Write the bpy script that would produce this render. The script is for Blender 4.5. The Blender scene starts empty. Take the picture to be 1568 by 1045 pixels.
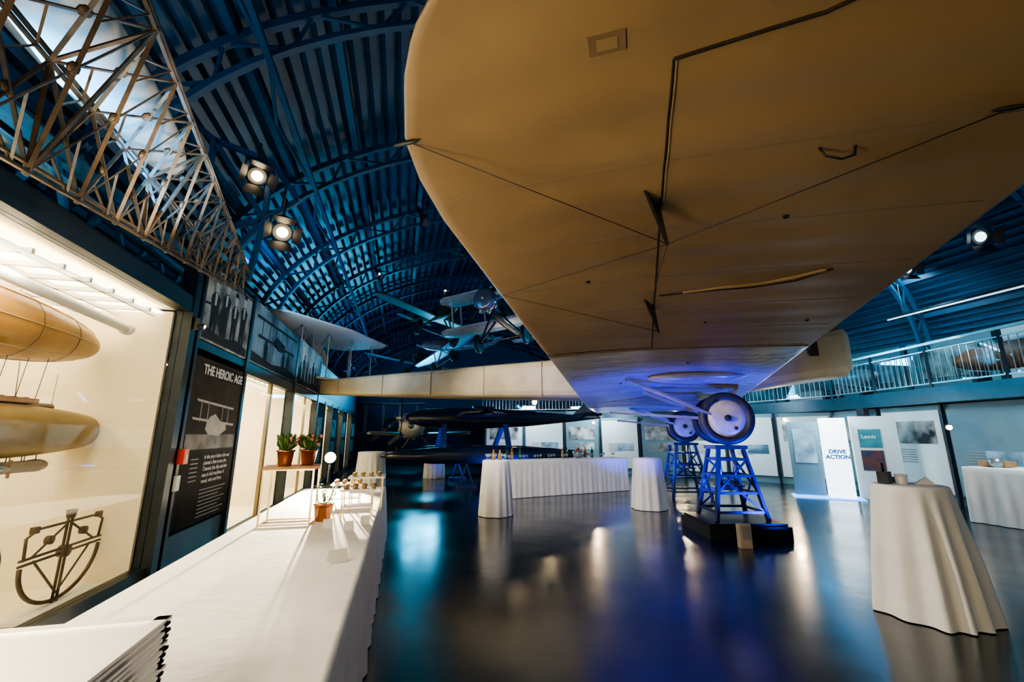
import bpy, math, random
from mathutils import Vector as V, Matrix
random.seed(4)
pi=math.pi
# ------------------------------------------------------------------ materials
MATS={}
def mat(name,a,b=None,rough=.6,metal=0,scale=6,bump=0,em=None,es=0,spec=.5,bscale=None,detail=4,stretch=None,coord='Object'):
    if name in MATS: return MATS[name]
    m=bpy.data.materials.new(name);m.use_nodes=True;nt=m.node_tree;n=nt.nodes;l=nt.links
    bs=n['Principled BSDF'];b=b or tuple(x*.8 for x in a)
    tc=n.new('ShaderNodeTexCoord');no=n.new('ShaderNodeTexNoise');no.inputs['Scale'].default_value=scale;no.inputs['Detail'].default_value=detail
    src=tc.outputs[coord]
    if stretch:
        mp=n.new('ShaderNodeMapping');mp.inputs['Scale'].default_value=stretch;l.new(src,mp.inputs[0]);src=mp.outputs[0]
    l.new(src,no.inputs['Vector'])
    mx=n.new('ShaderNodeMix');mx.data_type='RGBA';mx.inputs[6].default_value=(*a,1);mx.inputs[7].default_value=(*b,1)
    cr=n.new('ShaderNodeValToRGB');cr.color_ramp.elements[0].position=.35;cr.color_ramp.elements[1].position=.65
    l.new(no.outputs[0],cr.inputs[0]);l.new(cr.outputs[0],mx.inputs[0]);l.new(mx.outputs[2],bs.inputs['Base Color'])
    bs.inputs['Roughness'].default_value=rough;bs.inputs['Metallic'].default_value=metal;bs.inputs['Specular IOR Level'].default_value=spec
    if bump:
        bp=n.new('ShaderNodeBump');bp.inputs['Strength'].default_value=bump;bp.inputs['Distance'].default_value=.02
        n2=n.new('ShaderNodeTexNoise');n2.inputs['Scale'].default_value=bscale or scale*3;l.new(src,n2.inputs['Vector']);l.new(n2.outputs[0],bp.inputs['Height']);l.new(bp.outputs[0],bs.inputs['Normal'])
    if em:
        bs.inputs['Emission Color'].default_value=(*em,1);bs.inputs['Emission Strength'].default_value=es
    MATS[name]=m;return m
def glassmat(name,tint=(1,1,1),g=.08,rough=.02):
    m=bpy.data.materials.new(name);m.use_nodes=True;nt=m.node_tree;n=nt.nodes;l=nt.links;n.remove(n['Principled BSDF'])
    o=n['Material Output'];t=n.new('ShaderNodeBsdfTransparent');t.inputs[0].default_value=(*tint,1);gl=n.new('ShaderNodeBsdfGlossy');gl.inputs['Roughness'].default_value=rough
    mx=n.new('ShaderNodeMixShader');mx.inputs[0].default_value=g;l.new(t.outputs[0],mx.inputs[1]);l.new(gl.outputs[0],mx.inputs[2]);l.new(mx.outputs[0],o.inputs[0]);return m
def photomat(name,dark,light,scale=3,stretch=(1,1,1)):
    return mat(name,dark,light,rough=.85,spec=.15,scale=scale,detail=8,stretch=stretch)

LINEN=mat('linen_doped',(.32,.222,.115),(.235,.158,.078),rough=.48,scale=.9,bump=.4,bscale=2.5,detail=7)
LINEN2=mat('linen_pale',(.44,.40,.35),(.29,.265,.24),rough=.28,scale=1.5,bump=.7,bscale=7)
CREAM=mat('cream_fabric',(.42,.35,.22),(.34,.28,.175),rough=.55,scale=2,bump=.1)
BLACK=mat('black_paint',(.012,.014,.018),(.02,.022,.026),rough=.4)
DARKM=mat('dark_frame_metal',(.010,.020,.028),(.018,.028,.038),rough=.4,metal=.3)
DBLUE=mat('blue_roof_steel',(.012,.080,.16),(.009,.055,.115),rough=.5,scale=2)
DECK=mat('blue_roof_deck',(.010,.080,.165),(.006,.048,.105),rough=.4,metal=.1,scale=.7)
CLOTH=mat('white_tablecloth',(.82,.80,.77),(.77,.75,.72),rough=.85,scale=5,bump=.15,bscale=14)
WHITE=mat('white_paint',(.75,.75,.74),(.70,.70,.69),rough=.5)
PLATE=mat('white_melamine',(.80,.78,.75),(.76,.74,.71),rough=.3)
CASEW=mat('case_cream_wall',(.80,.71,.53),(.76,.67,.49),rough=.8,scale=1)
GOLD=mat('airship_gold_fabric',(.42,.21,.045),(.30,.15,.03),rough=.38,scale=3,bump=.1)
AIRS=mat('airship_olive_fabric',(.27,.18,.06),(.20,.13,.04),rough=.35,scale=3)
GIRD=mat('weathered_duralumin',(.20,.135,.08),(.11,.075,.045),rough=.5,metal=.4,scale=9)
GIRD2=mat('grey_duralumin',(.20,.18,.155),(.11,.10,.085),rough=.45,metal=.4,scale=9)
HULL=mat('white_hull',(.74,.70,.62),(.66,.62,.54),rough=.35,scale=2)
TRBLUE=mat('trestle_blue_lit',(.020,.036,.16),(.014,.026,.11),rough=.35,metal=.2)  # blue light falling on the trestle is put into the base colour
RUB=mat('tyre_rubber',(.02,.02,.025),(.03,.03,.035),rough=.5)
WOOD=mat('oak_board',(.42,.24,.11),(.32,.17,.07),rough=.5,scale=4,stretch=(1,12,1))
BRASS=mat('brass',(.75,.58,.32),(.65,.5,.26),rough=.3,metal=.9)
COPPER=mat('copper_pot',(.50,.22,.10),(.4,.17,.07),rough=.25,metal=.9)
LEAF=mat('leaf_green',(.09,.19,.045),(.05,.11,.025),rough=.5,scale=20)
FLOWER=mat('flower_pink',(.45,.10,.09),(.55,.22,.17),rough=.6,scale=30)
RED=mat('red_box',(.6,.03,.02),rough=.4)
STEEL=mat('steel',(.34,.37,.38),(.27,.29,.30),rough=.3,metal=.7)
SLAB=mat('balcony_steel_blue',(.012,.055,.085),(.010,.04,.06),rough=.35,metal=.2)
PANW=mat('display_panel_white',(.64,.68,.67),(.57,.61,.60),rough=.5,scale=.8)
PANG=mat('display_panel_teal',(.14,.25,.29),(.10,.18,.22),rough=.5,scale=.8)
PH1=photomat('photo_print_bw',(.03,.035,.04),(.50,.51,.49),2.2)
PH2=photomat('photo_print_blue',(.06,.12,.17),(.38,.52,.60),1.6)
POST=mat('poster_charcoal',(.022,.020,.018),(.034,.031,.028),rough=.9,scale=3,spec=.08)
INK=mat('ink_white',(.85,.85,.83),rough=.8,spec=.1)
INKG=mat('ink_grey',(.36,.35,.33),(.28,.27,.26),rough=.8,spec=.1)
INKB=mat('ink_blue',(.01,.14,.55),rough=.6)
BULB=mat('lamp_bulb',(1,1,1),em=(1,.80,.50),es=40)
BULBS=mat('stage_lamp_lens',(1,1,1),em=(1,.76,.45),es=8)
BULBW=mat('lamp_bulb_white',(1,1,1),em=(.7,.92,1),es=2)
CPAN=mat('case_light_panel',(1,1,1),em=(1,.84,.58),es=4.0)
TUBEM=mat('strip_light_tube',(1,1,1),em=(.75,.9,1),es=.8)
KIOSK=mat('lightbox_white',(.8,.82,.82),em=(.80,.93,1),es=1.6)
GLASS=glassmat('display_glass',(.97,.99,.98),.05)
GLASSB=glassmat('balustrade_glass',(.70,.88,.92),.22)

# ------------------------------------------------------------------ builder
class B:
    def __init__(s): s.v=[];s.f=[];s.m=[];s.s=[];s.mats=[]
    def mi(s,m):
        if m not in s.mats:s.mats.append(m)
        return s.mats.index(m)
    def add(s,vs,fs,m,sm=False):
        o=len(s.v);k=s.mi(m);s.v+= [tuple(x) for x in vs]
        for f in fs: s.f.append([i+o for i in f]);s.m.append(k);s.s.append(sm)
    def box(s,c,d,m,rz=0,M=None):
        R=M or Matrix.Rotation(rz,3,'Z');c=V(c);vs=[]
        for x in(-.5,.5):
            for y in(-.5,.5):
                for z in(-.5,.5): vs.append(c+R@V((x*d[0],y*d[1],z*d[2])))
        s.add(vs,[(0,1,3,2),(4,6,7,5),(0,4,5,1),(2,3,7,6),(0,2,6,4),(1,5,7,3)],m)
    def bb(s,a,b,m): s.box([(a[i]+b[i])/2 for i in range(3)],[abs(b[i]-a[i]) for i in range(3)],m)
    def bar(s,p,q,w,h,m):
        p=V(p);q=V(q);d=q-p
        if d.length<1e-6:return
        z=d.normalized();up=V((0,0,1)) if abs(z.z)<.95 else V((0,1,0));x=z.cross(up).normalized();y=x.cross(z)
        vs=[]
        for e in(p,q):
            for a,b in((-.5,-.5),(.5,-.5),(.5,.5),(-.5,.5)): vs.append(e+x*a*w+y*b*h)
        s.add(vs,[(0,1,2,3),(7,6,5,4),(0,4,5,1),(1,5,6,2),(2,6,7,3),(3,7,4,0)],m)
    def tube(s,pts,r,m,n=6,sm=True,cap=True):
        pts=[V(p) for p in pts];rs=r if isinstance(r,(list,tuple)) else [r]*len(pts);vs=[];fs=[];px=None
        for i,p in enumerate(pts):
            d=(pts[min(i+1,len(pts)-1)]-pts[max(i-1,0)]).normalized()
            if px is None:
                up=V((0,0,1)) if abs(d.z)<.9 else V((1,0,0));px=d.cross(up).normalized()
            x=(px-d*px.dot(d)).normalized();px=x;y=d.cross(x)
            for k in range(n):
                a=2*pi*k/n;vs.append(p+(x*math.cos(a)+y*math.sin(a))*rs[i])
        for i in range(len(pts)-1):
            for k in range(n):
                a=i*n+k;b=i*n+(k+1)%n;fs.append((a,b,b+n,a+n))
        if cap: fs.append(tuple(range(n))[::-1]);fs.append(tuple((len(pts)-1)*n+k for k in range(n)))
        s.add(vs,fs,m,sm)
    def lathe(s,prof,c,m,n=24,ax=(0,0,1),sm=True,sq=(1,1)):
        z=V(ax).normalized();up=V((0,0,1)) if abs(z.z)<.9 else V((1,0,0));x=up.cross(z).normalized();y=z.cross(x);c=V(c);vs=[];fs=[]
        for r,h in prof:
            for k in range(n):
                a=2*pi*k/n;vs.append(c+z*h+x*(math.cos(a)*r*sq[0])+y*(math.sin(a)*r*sq[1]))
        for i in range(len(prof)-1):
            for k in range(n):
                a=i*n+k;b=i*n+(k+1)%n;fs.append((a,b,b+n,a+n))
        fs.append(tuple(range(n))[::-1]);fs.append(tuple((len(prof)-1)*n+k for k in range(n)))
        s.add(vs,fs,m,sm)
    def ell(s,c,L,r,m,ax=(0,1,0),n=24,k=20,pw=1.0,sq=(1,1)):
        prof=[]
        for i in range(k+1):
            t=-1+2*i/k;t=math.sin(t*pi/2);prof.append((max(.002,r*(1-abs(t)**2)**(.5*pw)),t*L/2))
        s.lathe(prof,c,m,n,ax,sq=sq)
    def prism(s,poly,z0,z1,m):
        n=len(poly);vs=[(p[0],p[1],z0) for p in poly]+[(p[0],p[1],z1) for p in poly]
        fs=[tuple(range(n))[::-1],tuple(range(n,2*n))]+[(i,(i+1)%n,(i+1)%n+n,i+n) for i in range(n)]
        s.add(vs,fs,m)
    def drape(s,per,zt,m,amp=.03,flare=.05,seed=0,freq=7,z0=.01,rows=12):
        rnd=random.Random(seed);n=len(per);cx=sum(p[0] for p in per)/n;cy=sum(p[1] for p in per)/n
        L=[0]
        for i in range(n):
            a=per[i];b=per[(i+1)%n];L.append(L[-1]+math.dist(a,b))
        tot=L[-1];nf=max(6,round(tot*freq));phs=[rnd.uniform(0,6.28) for _ in range(3)]
        nor=[]
        for i in range(n):
            a=per[i-1];b=per[(i+1)%n];d=V((b[0]-a[0],b[1]-a[1],0)).normalized();nor.append(V((d.y,-d.x,0)))
        vs=[V((cx,cy,zt))];fs=[]
        for ins,dz in((.03,0),(.008,-.004),(0,-.02)):
            for i in range(n): vs.append(V((per[i][0],per[i][1],zt+dz))-nor[i]*ins)
        for r in range(1,rows+1):
            f=r/rows;z=zt-.02-(zt-.02-z0)*f
            for i in range(n):
                t=L[i]/tot*2*pi
                w=math.sin(nf*t+phs[0]+1.3*math.sin(3*t+phs[1]))*.6+math.sin(round(nf*.43)*t+phs[2])*.4
                w=w if w>0 else w*.6
                vs.append(V((per[i][0],per[i][1],z))+nor[i]*(flare*f**1.1+amp*w*min(1,f*1.6+.05)))
        tr=3+rows
        for i in range(n): fs.append((0,1+i,1+(i+1)%n))
        for r in range(tr-1):
            for i in range(n):
                a=1+r*n+i;b=1+r*n+(i+1)%n;fs.append((a,a+n,b+n,b))
        s.add(vs,fs,m,True)
    def done(s,name,parent=None):
        me=bpy.data.meshes.new(name);me.from_pydata(s.v,[],s.f)
        for m in s.mats: me.materials.append(m)
        for i,p in enumerate(me.polygons): p.material_index=s.m[i];p.use_smooth=s.s[i]
        me.update();ob=bpy.data.objects.new(name,me);bpy.context.collection.objects.link(ob)
        if parent: ob.parent=parent
        return ob
def text(name,body,size,loc,rx,m,parent=None,align='LEFT',bold=0,line=1):
    c=bpy.data.curves.new(name,'FONT');c.body=body;c.size=size;c.align_x=align;c.extrude=.001;c.offset=bold;c.space_line=line
    o=bpy.data.objects.new(name,c);bpy.context.collection.objects.link(o);o.location=loc;o.rotation_euler=rx;c.materials.append(m)
    if parent: o.parent=parent
    return o
def circ(cx,cy,r,n=96): return [(cx+r*math.cos(2*pi*i/n),cy+r*math.sin(2*pi*i/n)) for i in range(n)]
def rectper(cx,cy,w,d,rz=0,step=.03,rc=.04):
    pts=[];hw,hd=w/2,d/2
    for (x,y,a0) in((hw-rc,-hd+rc,-pi/2),(hw-rc,hd-rc,0),(-hw+rc,hd-rc,pi/2),(-hw+rc,-hd+rc,pi)):
        for k in range(5):
            a=a0+k*pi/8;pts.append((x+rc*math.cos(a),y+rc*math.sin(a)))
    out=[]
    for i in range(len(pts)):
        a=pts[i];b=pts[(i+1)%len(pts)];n=max(1,int(math.dist(a,b)/step))
        for k in range(n): out.append((a[0]+(b[0]-a[0])*k/n,a[1]+(b[1]-a[1])*k/n))
    c,s_=math.cos(rz),math.sin(rz)
    return [(cx+x*c-y*s_,cy+x*s_+y*c) for x,y in out]

# ------------------------------------------------------------------ shell
XC,Z0,RA,RB=5.5,4.0,9.7,5.4
YB,YF=-4.0,36.0
fl=bpy.data.materials.new('polished_dark_floor');fl.use_nodes=True;nt=fl.node_tree;n=nt.nodes;l=nt.links;bs=n['Principled BSDF']
tc=n.new('ShaderNodeTexCoord');no=n.new('ShaderNodeTexNoise');no.inputs['Scale'].default_value=.6;no.inputs['Detail'].default_value=3;l.new(tc.outputs['Object'],no.inputs['Vector'])
cr=n.new('ShaderNodeValToRGB');cr.color_ramp.elements[0].color=(.003,.010,.014,1);cr.color_ramp.elements[1].color=(.007,.017,.022,1);l.new(no.outputs[0],cr.inputs[0]);l.new(cr.outputs[0],bs.inputs['Base Color'])
n2=n.new('ShaderNodeTexNoise');n2.inputs['Scale'].default_value=.9;n2.inputs['Detail'].default_value=2;l.new(tc.outputs['Object'],n2.inputs['Vector'])
mr=n.new('ShaderNodeMapRange');mr.inputs[1].default_value=.25;mr.inputs[2].default_value=.75;mr.inputs[3].default_value=.15;mr.inputs[4].default_value=.27;l.new(n2.outputs[0],mr.inputs[0]);l.new(mr.outputs[0],bs.inputs['Roughness'])
bp=n.new('ShaderNodeBump');bp.inputs['Strength'].default_value=.10;bp.inputs['Distance'].default_value=.02;n3=n.new('ShaderNodeTexNoise');n3.inputs['Scale'].default_value=3;n3.inputs['Detail'].default_value=2;l.new(tc.outputs['Object'],n3.inputs['Vector']);l.new(n3.outputs[0],bp.inputs['Height']);l.new(bp.outputs[0],bs.inputs['Normal'])
bs.inputs['Specular IOR Level'].default_value=.8;bs.inputs['IOR'].default_value=1.6
b=B();b.bb((-4.3,YB,-.2),(15.5,YF,0),fl);b.done('floor')
b=B()
N=92;prof=[]
for i in range(N):
    for k,(fr,off) in enumerate(((0,0),(.45,0),(.52,.15),(.93,.15))):
        t=pi*(i+fr)/N;prof.append((XC-(RA+off)*math.cos(t),Z0+(RB+off)*math.sin(t)))
prof.append((XC+RA,Z0))
vs=[(x,YB,z) for x,z in prof]+[(x,YF,z) for x,z in prof];k=len(prof)
b.add(vs,[(i,i+1,i+1+k,i+k) for i in range(k-1)],DECK);b.done('ceiling')
b=B();b.bb((-4.4,YB,0),(-4.2,YF,4.05),DBLUE);b.done('wall_left')
b=B();b.bb((15.2,YB,0),(15.4,YF,4.05),DBLUE);b.done('wall_right')
b=B();b.bb((-4.4,YF,0),(15.4,YF+.2,9.8),DBLUE);b.done('wall_far')
b=B();b.bb((-4.4,YB-.2,0),(15.4,YB,9.8),mat('back_wall_paint',(.30,.27,.22),(.26,.23,.19),rough=.8));b.done('wall_back')
def arc(t,dr): return (XC-(RA-dr)*math.cos(t),Z0+(RB-dr)*math.sin(t))
b=B()
ys=[-1.2+3.4*i for i in range(11)]
for y in ys:
    M=34;to=[arc(pi*i/M,.16) for i in range(M+1)];bo=[arc(pi*i/M,.60) for i in range(M+1)]
    for i in range(M):
        b.bar((to[i][0],y,to[i][1]),(to[i+1][0],y,to[i+1][1]),.10,.12,DBLUE)
        b.bar((bo[i][0],y,bo[i][1]),(bo[i+1][0],y,bo[i+1][1]),.10,.08,DBLUE)
        if i%2==0: b.bar((to[i][0],y,to[i][1]),(bo[i+1][0],y,bo[i+1][1]),.04,.04,DBLUE)
        else: b.bar((bo[i][0],y,bo[i][1]),(to[i+1][0],y,to[i+1][1]),.04,.04,DBLUE)
b.done('arched_roof_truss')
b=B()
for i in range(1,16):
    x,z=arc(pi*i/16,.08);b.bar((x,YB,z),(x,YF,z),.12,.14,DBLUE)
for i in (3,13):
    x,z=arc(pi*i/16,.64);x2,z2=arc(pi*i/16,.2);b.bar((x,YB,z),(x,YF,z),.08,.08,DBLUE)
    for y in ys[:-1]:
        b.bar((x,y,z),(x2,y+1.7,z2),.05,.05,DBLUE);b.bar((x2,y+1.7,z2),(x,y+3.4,z),.05,.05,DBLUE)
b.done('roof_purlin')
b=B();LB=mat('pale_blue_steel',(.10,.32,.46),(.07,.24,.36),rough=.45)
for x in(-3.35,):
    b.bar((x,YB,3.45),(x,24,3.45),.12,.12,LB);b.bar((x,YB,4.25),(x,24,4.25),.12,.12,LB)
    y=YB
    while y<23.5:
        b.bar((x,y,3.45),(x,y+.45,4.25),.05,.05,LB);b.bar((x,y+.45,4.25),(x,y+.9,3.45),.05,.05,LB);y+=.9
b.tube([(-3.0,YB,3.75),(-3.0,24,3.75)],.06,LB,10)
for y in range(-3,24,3): b.bar((-3.0,y,3.75),(-3.35,y,3.75),.05,.05,LB)
b.done('lattice_edge_girder')

# ------------------------------------------------------------------ left display wall
XW=-2.4
b=B()
def vf(y,z0=0,z1=3.0,w=.10): b.bb((XW-.12,y-w/2,z0),(XW+.04,y+w/2,z1),DARKM)
b.bb((XW-.12,YB,0),(XW,5.46,.30),DARKM)
b.bb((XW-.1,YB,2.95),(XW+.03,5.50,3.13),DARKM)
b.bb((XW-.25,YB,3.13),(XW-.05,5.5,3.2),DARKM)
vf(5.46,0,3.72,.12);vf(5.62,0,3.72,.06);vf(1.2,0,3.0);vf(7.31,0,3.75,.09);vf(10.44,0,3.75,.1);vf(13.3,0,3.75,.1)
b.bb((XW-.12,5.4,0),(XW,24,.16),DARKM)
b.bb((XW-.1,5.6,2.52),(XW+.02,24,2.70),DARKM)
b.bb((XW-.12,5.65,.16),(XW-.02,7.3,.5),DBLUE)
b.bb((XW-.15,5.5,2.7),(XW-.03,24,3.68),DBLUE)
for y in(8.82,8.9,11.9): b.bb((XW-.05,y-.02,.16),(XW,y+.02,2.52),mat('brass_trim',(.30,.24,.14),rough=.4,metal=.6))
for y in(14.6,16,17.4,18.8,20.2,22,23.9): vf(y,0,2.6,.1)
b.done('display_case_frame')
b=B()
for (y0,y1,zt) in((YB+.05,5.40,2.93),(7.36,10.38,2.6),(10.5,13.25,2.6),(14.65,15.95,2.55),(17.5,18.7,2.55),(20.3,21.9,2.55)):
    b.bb((-4.18,y0,.1),(-4.1,y1,zt),CASEW)
    b.bb((-4.1,y0,.1),(XW-.13,y0+.04,zt),CASEW);b.bb((-4.1,y1-.04,.1),(XW-.13,y1,zt),CASEW)
    b.bb((-4.1,y0,.1),(XW-.13,y1,.18),CASEW);b.bb((-4.1,y0,zt+.03),(XW-.13,y1,zt+.07),CASEW)
b.done('display_case_interior')
b=B()
for (y0,y1,zt) in((YB+.1,5.34,2.90),(7.42,10.3,2.57),(10.6,13.2,2.57),(14.7,15.9,2.52),(17.6,18.6,2.52),(20.4,21.8,2.52)):
    b.bb((-4.05,y0,zt),(-2.62,y1,zt+.02),CPAN)
    y=y0
    while y<y1: b.bb((-4.05,y-.014,zt-.04),(-2.62,y+.014,zt),WHITE);y+=.3
    for x in(-3.75,-3.4,-3.05,-2.7): b.bb((x-.014,y0,zt-.04),(x+.014,y1,zt),WHITE)
b.done('case_ceiling_light')
b=B()
for (y0,y1,z0,z1) in((1.25,5.40,.3,2.95),(YB,1.15,.3,2.95),(7.36,8.8,.16,2.52),(8.92,10.4,.16,2.52),(10.5,11.88,.16,2.52),(11.92,13.25,.16,2.52),(14.65,15.95,.16,2.5),(17.5,18.7,.16,2.5),(20.3,21.9,.16,2.5)):
    b.bb((XW-.06,y0,z0),(XW-.05,y1,z1),GLASS)
b.done('display_case_glass')
b=B();b.bb((XW-.02,5.69,.55),(XW+.02,7.25,2.6),POST)
X1=XW+.021
def flat(y0,y1,z0,z1,m,x=X1): b.bb((x-.001,y0,z0),(x+.002,y1,z1),m)
flat(5.72,7.22,1.42,1.60,photomat('print_biplane_ground',(.05,.05,.05),(.20,.19,.18),3))
def fpoly(pts,m,xo): b.add([(X1+xo,p[0],p[1]) for p in pts],[tuple(range(len(pts)))],m)
fpoly([(5.80,1.80),(5.84,1.77),(7.08,1.72),(7.12,1.75)],INKG,.004);fpoly([(5.86,2.02),(5.9,1.99),(7.02,1.94),(7.06,1.97)],INKG,.004)
for y in(6.0,6.2,6.65,6.85): flat(y,y+.014,1.75,1.98,INKG,X1+.005)
fpoly([(6.2,1.66),(6.3,1.6),(6.62,1.58),(6.86,1.66),(6.84,1.72),(6.62,1.78),(6.45,1.86),(6.3,1.82),(6.22,1.75)],INKG,.003)
for y in(6.32,6.55): 
    fpoly([(y+.05*math.cos(2*pi*k/12),1.52+.06*math.sin(2*pi*k/12)) for k in range(12)],BLACK,.006);fpoly([(y-.005,1.55),(y+.005,1.55),(y+.06,1.65),(y+.05,1.65)],INKG,.006)
for i in range(8): flat(6.3,7.1-.1*(i*7%3),.92-i*.045,.932-i*.045,INKG)
for i in range(6): flat(5.95,6.15,1.3-i*.05,1.312-i*.05,INKG)
pst=b.done('exhibition_poster')
RW=(pi/2,0,pi/2)
text('title','THE HEROIC AGE',.165,(X1+.004,5.93,2.33),RW,INK,pst,bold=.005)
text('body','In the years before the war\npioneers flew across the\nChannel, the Alps and the\nseas in frail machines of\nwood, wire and linen.',.073,(X1+.004,6.30,1.3),RW,INK,pst)
for i,(y0,y1,z1) in enumerate(((5.66,7.22,3.66),(7.36,10.38,3.72),(10.5,13.25,3.78))):
    b=B();b.bb((XW-.03,y0,2.72),(XW+.03,y1,z1),(PH1,PH2,PH2)[i])
    x=XW+.031
    mm=(mat('print_dark',(.03,.035,.04),rough=.8,spec=.1),mat('print_light',(.60,.62,.61),(.42,.44,.44),rough=.8,spec=.1))
    w=y1-y0
    def poly(pts,m,xo):
        vs=[(x+xo,y0+p[0]*w,2.72+p[1]*(z1-2.72)) for p in pts];b.add(vs,[tuple(range(len(pts)))],m)
    poly([(.02,.02),(.98,.02),(.98,.14),(.7,.2),(.4,.12),(.02,.18)],mm[0],.001)
    if i==0:
        for q in range(4): 
            c=.12+.21*q;h=.08*((q*3)%2);k=mm[0]
            poly([(c,.05),(c+.045,.05),(c+.06,.3),(c+.075,.05),(c+.12,.05),(c+.13,.4+h),(c+.15,.62+h),(c+.09,.68+h),(c+.03,.68+h),(c-.02,.6+h),(c,.4+h)],k,.002)
            poly([(c+.035,.69+h),(c+.085,.69+h),(c+.1,.78+h),(c+.085,.86+h),(c+.035,.86+h),(c+.02,.78+h)],mm[1],.003)
            poly([(c+.015,.82+h),(c+.105,.82+h),(c+.085,.89+h),(c+.035,.89+h)],mm[0],.004)
            poly([(c+.045,.5+h),(c+.075,.5+h),(c+.085,.67+h),(c+.035,.67+h)],mm[1],.004)
        poly([(0,.93),(1,.96),(1,.985),(0,.96)],mm[0],.002);poly([(0,.45),(.1,.47),(.1,.5),(0,.48)],mm[0],.003)
    elif i==1:
        poly([(.05,.75),(.95,.86),(.95,.9),(.05,.8)],mm[0],.002);poly([(.1,.45),(.9,.52),(.9,.56),(.1,.5)],mm[0],.002)
        for q in range(6): c=.15+.13*q;poly([(c,.46),(c+.01,.46),(c+.02,.82),(c+.01,.82)],mm[0],.003)
        poly([(.35,.5),(.5,.42),(.62,.45),(.65,.6),(.45,.66)],mm[0],.003);poly([(.4,.2),(.44,.2),(.46,.5),(.42,.5)],mm[1],.003)
        for c in(.22,.6,.72): poly([(c,.05),(c+.06,.05),(c+.065,.36),(c+.05,.42),(c+.045,.5),(c+.015,.5),(c+.01,.42),(c-.005,.36)],mm[0],.004)
    else:
        for q in range(7):
            c=.05+.13*q;h=.35+.2*((q*5)%3)/2;poly([(c,.05),(c+.09,.05),(c+.1,h),(c+.07,h+.05),(c+.065,h+.16),(c+.03,h+.16),(c+.025,h+.05),(c-.005,h)],mm[0],.002+.0005*(q%2))
    b.done('archive_photo_panel')
for (y0,y1) in((13.4,14.5),(16.05,17.35),(18.85,20.1),(22.1,23.8)):
    b=B();b.bb((XW-.02,y0,.4),(XW+.02,y1,2.45),POST);
    for i in range(8): b.bb((XW+.02,y0+.2,1.3-i*.07),(XW+.024,y1-.2,1.33-i*.07),INKG)
    b.bb((XW+.02,y0+.15,1.5),(XW+.024,y1-.15,2.1),PH1);b.done('exhibition_poster')
b=B();b.bb((XW+.041,5.56,1.28),(XW+.11,5.66,1.44),RED);b.bb((XW+.11,5.59,1.32),(XW+.115,5.63,1.38),INK);b.bb((XW+.041,5.565,1.0),(XW+.07,5.65,1.16),WHITE);b.done('fire_call_point')

# ------------------------------------------------------------------ case contents
b=B();AY,AZ=3.75,2.47;b.ell((-3.15,AY,AZ),3.1,.29,GOLD,pw=.95,n=16,k=24)
for k in range(8):
    a=2*pi*k/8;pts=[(-3.15+.292*math.sqrt(max(0,1-t*t))**.95*math.cos(a),AY+1.55*t,AZ+.292*math.sqrt(max(0,1-t*t))**.95*math.sin(a)) for t in[-.98+.14*i for i in range(15)]]
    b.tube(pts,.004,CREAM,4)
for t in(-.5,-.1,.3,.62): 
    r=.293*math.sqrt(1-t*t)**.95;b.tube([(-3.15+r*math.cos(a),AY+1.55*t,AZ+r*math.sin(a)) for a in[2*pi*q/16 for q in range(17)]],.002,DARKM,4)
for y in(4.2,4.4,4.6,3.9):
    for dx in(-.1,.1): b.tube([(-3.15+dx,y,2.25),(-3.15+dx*.7,y,1.9)],.003,BLACK,4)
b.bb((-3.22,4.0,1.86),(-3.08,4.65,1.9),WOOD)
for y in(3.6,4.3): b.tube([(-3.15,y,2.74),(-3.15,y,2.86)],.004,STEEL,4)
b.done('model_airship')
b=B();AY,AZ=4.35,1.63;b.ell((-3.15,AY,AZ),2.8,.225,AIRS,pw=.95,n=16,k=24)
b.tube([(-3.15,3.4,AZ+.215),(-3.15,4.9,AZ+.215)],.03,AIRS,6)
for k in range(3): b.box((-3.15,4.35+k*.12,AZ+.25),(.04,.05,.06),DARKM)
b.box((-3.15,4.55,1.33),(.12,.6,.09),CREAM);b.ell((-3.15,4.85,1.33),.3,.055,CREAM)
for y in(4.35,4.5,4.65,4.8):
    b.tube([(-3.11,y,1.44),(-3.11,y,1.36)],.004,BLACK,4);b.tube([(-3.19,y,1.44),(-3.19,y,1.36)],.004,BLACK,4)
for x in(-3.3,-3.0):
    b.lathe([(.02,-.1),(.04,0),(.02,.08)],(x,4.3,1.33),STEEL,10,(0,1,0));b.bar((x,4.39,1.26),(x,4.39,1.40),.012,.02,WOOD)
b.bar((-3.3,4.3,1.33),(-3.0,4.3,1.33),.012,.012,STEEL)
for k in(-1,1): b.add([(-3.15+k*.15,3.1,AZ),(-3.15+k*.42,3.05,AZ),(-3.15+k*.42,3.3,AZ),(-3.15+k*.18,3.6,AZ)],[(0,1,2,3)],AIRS)
for y in(3.5,4.9): b.tube([(-3.15,y,AZ+.2),(-3.15,y,2.15)],.003,STEEL,4)
b.done('model_airship')
b=B();DK=mat('aged_bronze',(.11,.075,.04),(.07,.045,.025),rough=.45,metal=.6)
yc,zc=4.86,.58;xx=-2.80
b.tube([(xx,yc+.45*math.cos(a),zc+.35*math.sin(a)) for a in[pi+pi*i/20 for i in range(21)]],.016,DK,8)
for z in(.60,.64): b.tube([(xx,yc-.47,z),(xx,yc+.47,z)],.011,DK,8)
b.tube([(xx,yc-.43,zc+.05),(xx,yc-.45,zc+.22),(xx,yc-.34,zc+.27),(xx,yc+.34,zc+.27),(xx,yc+.45,zc+.22),(xx,yc+.43,zc+.05)],.011,DK,8)
for dy in(-.025,.025): b.tube([(xx,yc+dy,.2),(xx,yc+dy,.89)],.011,DK,8)
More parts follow.
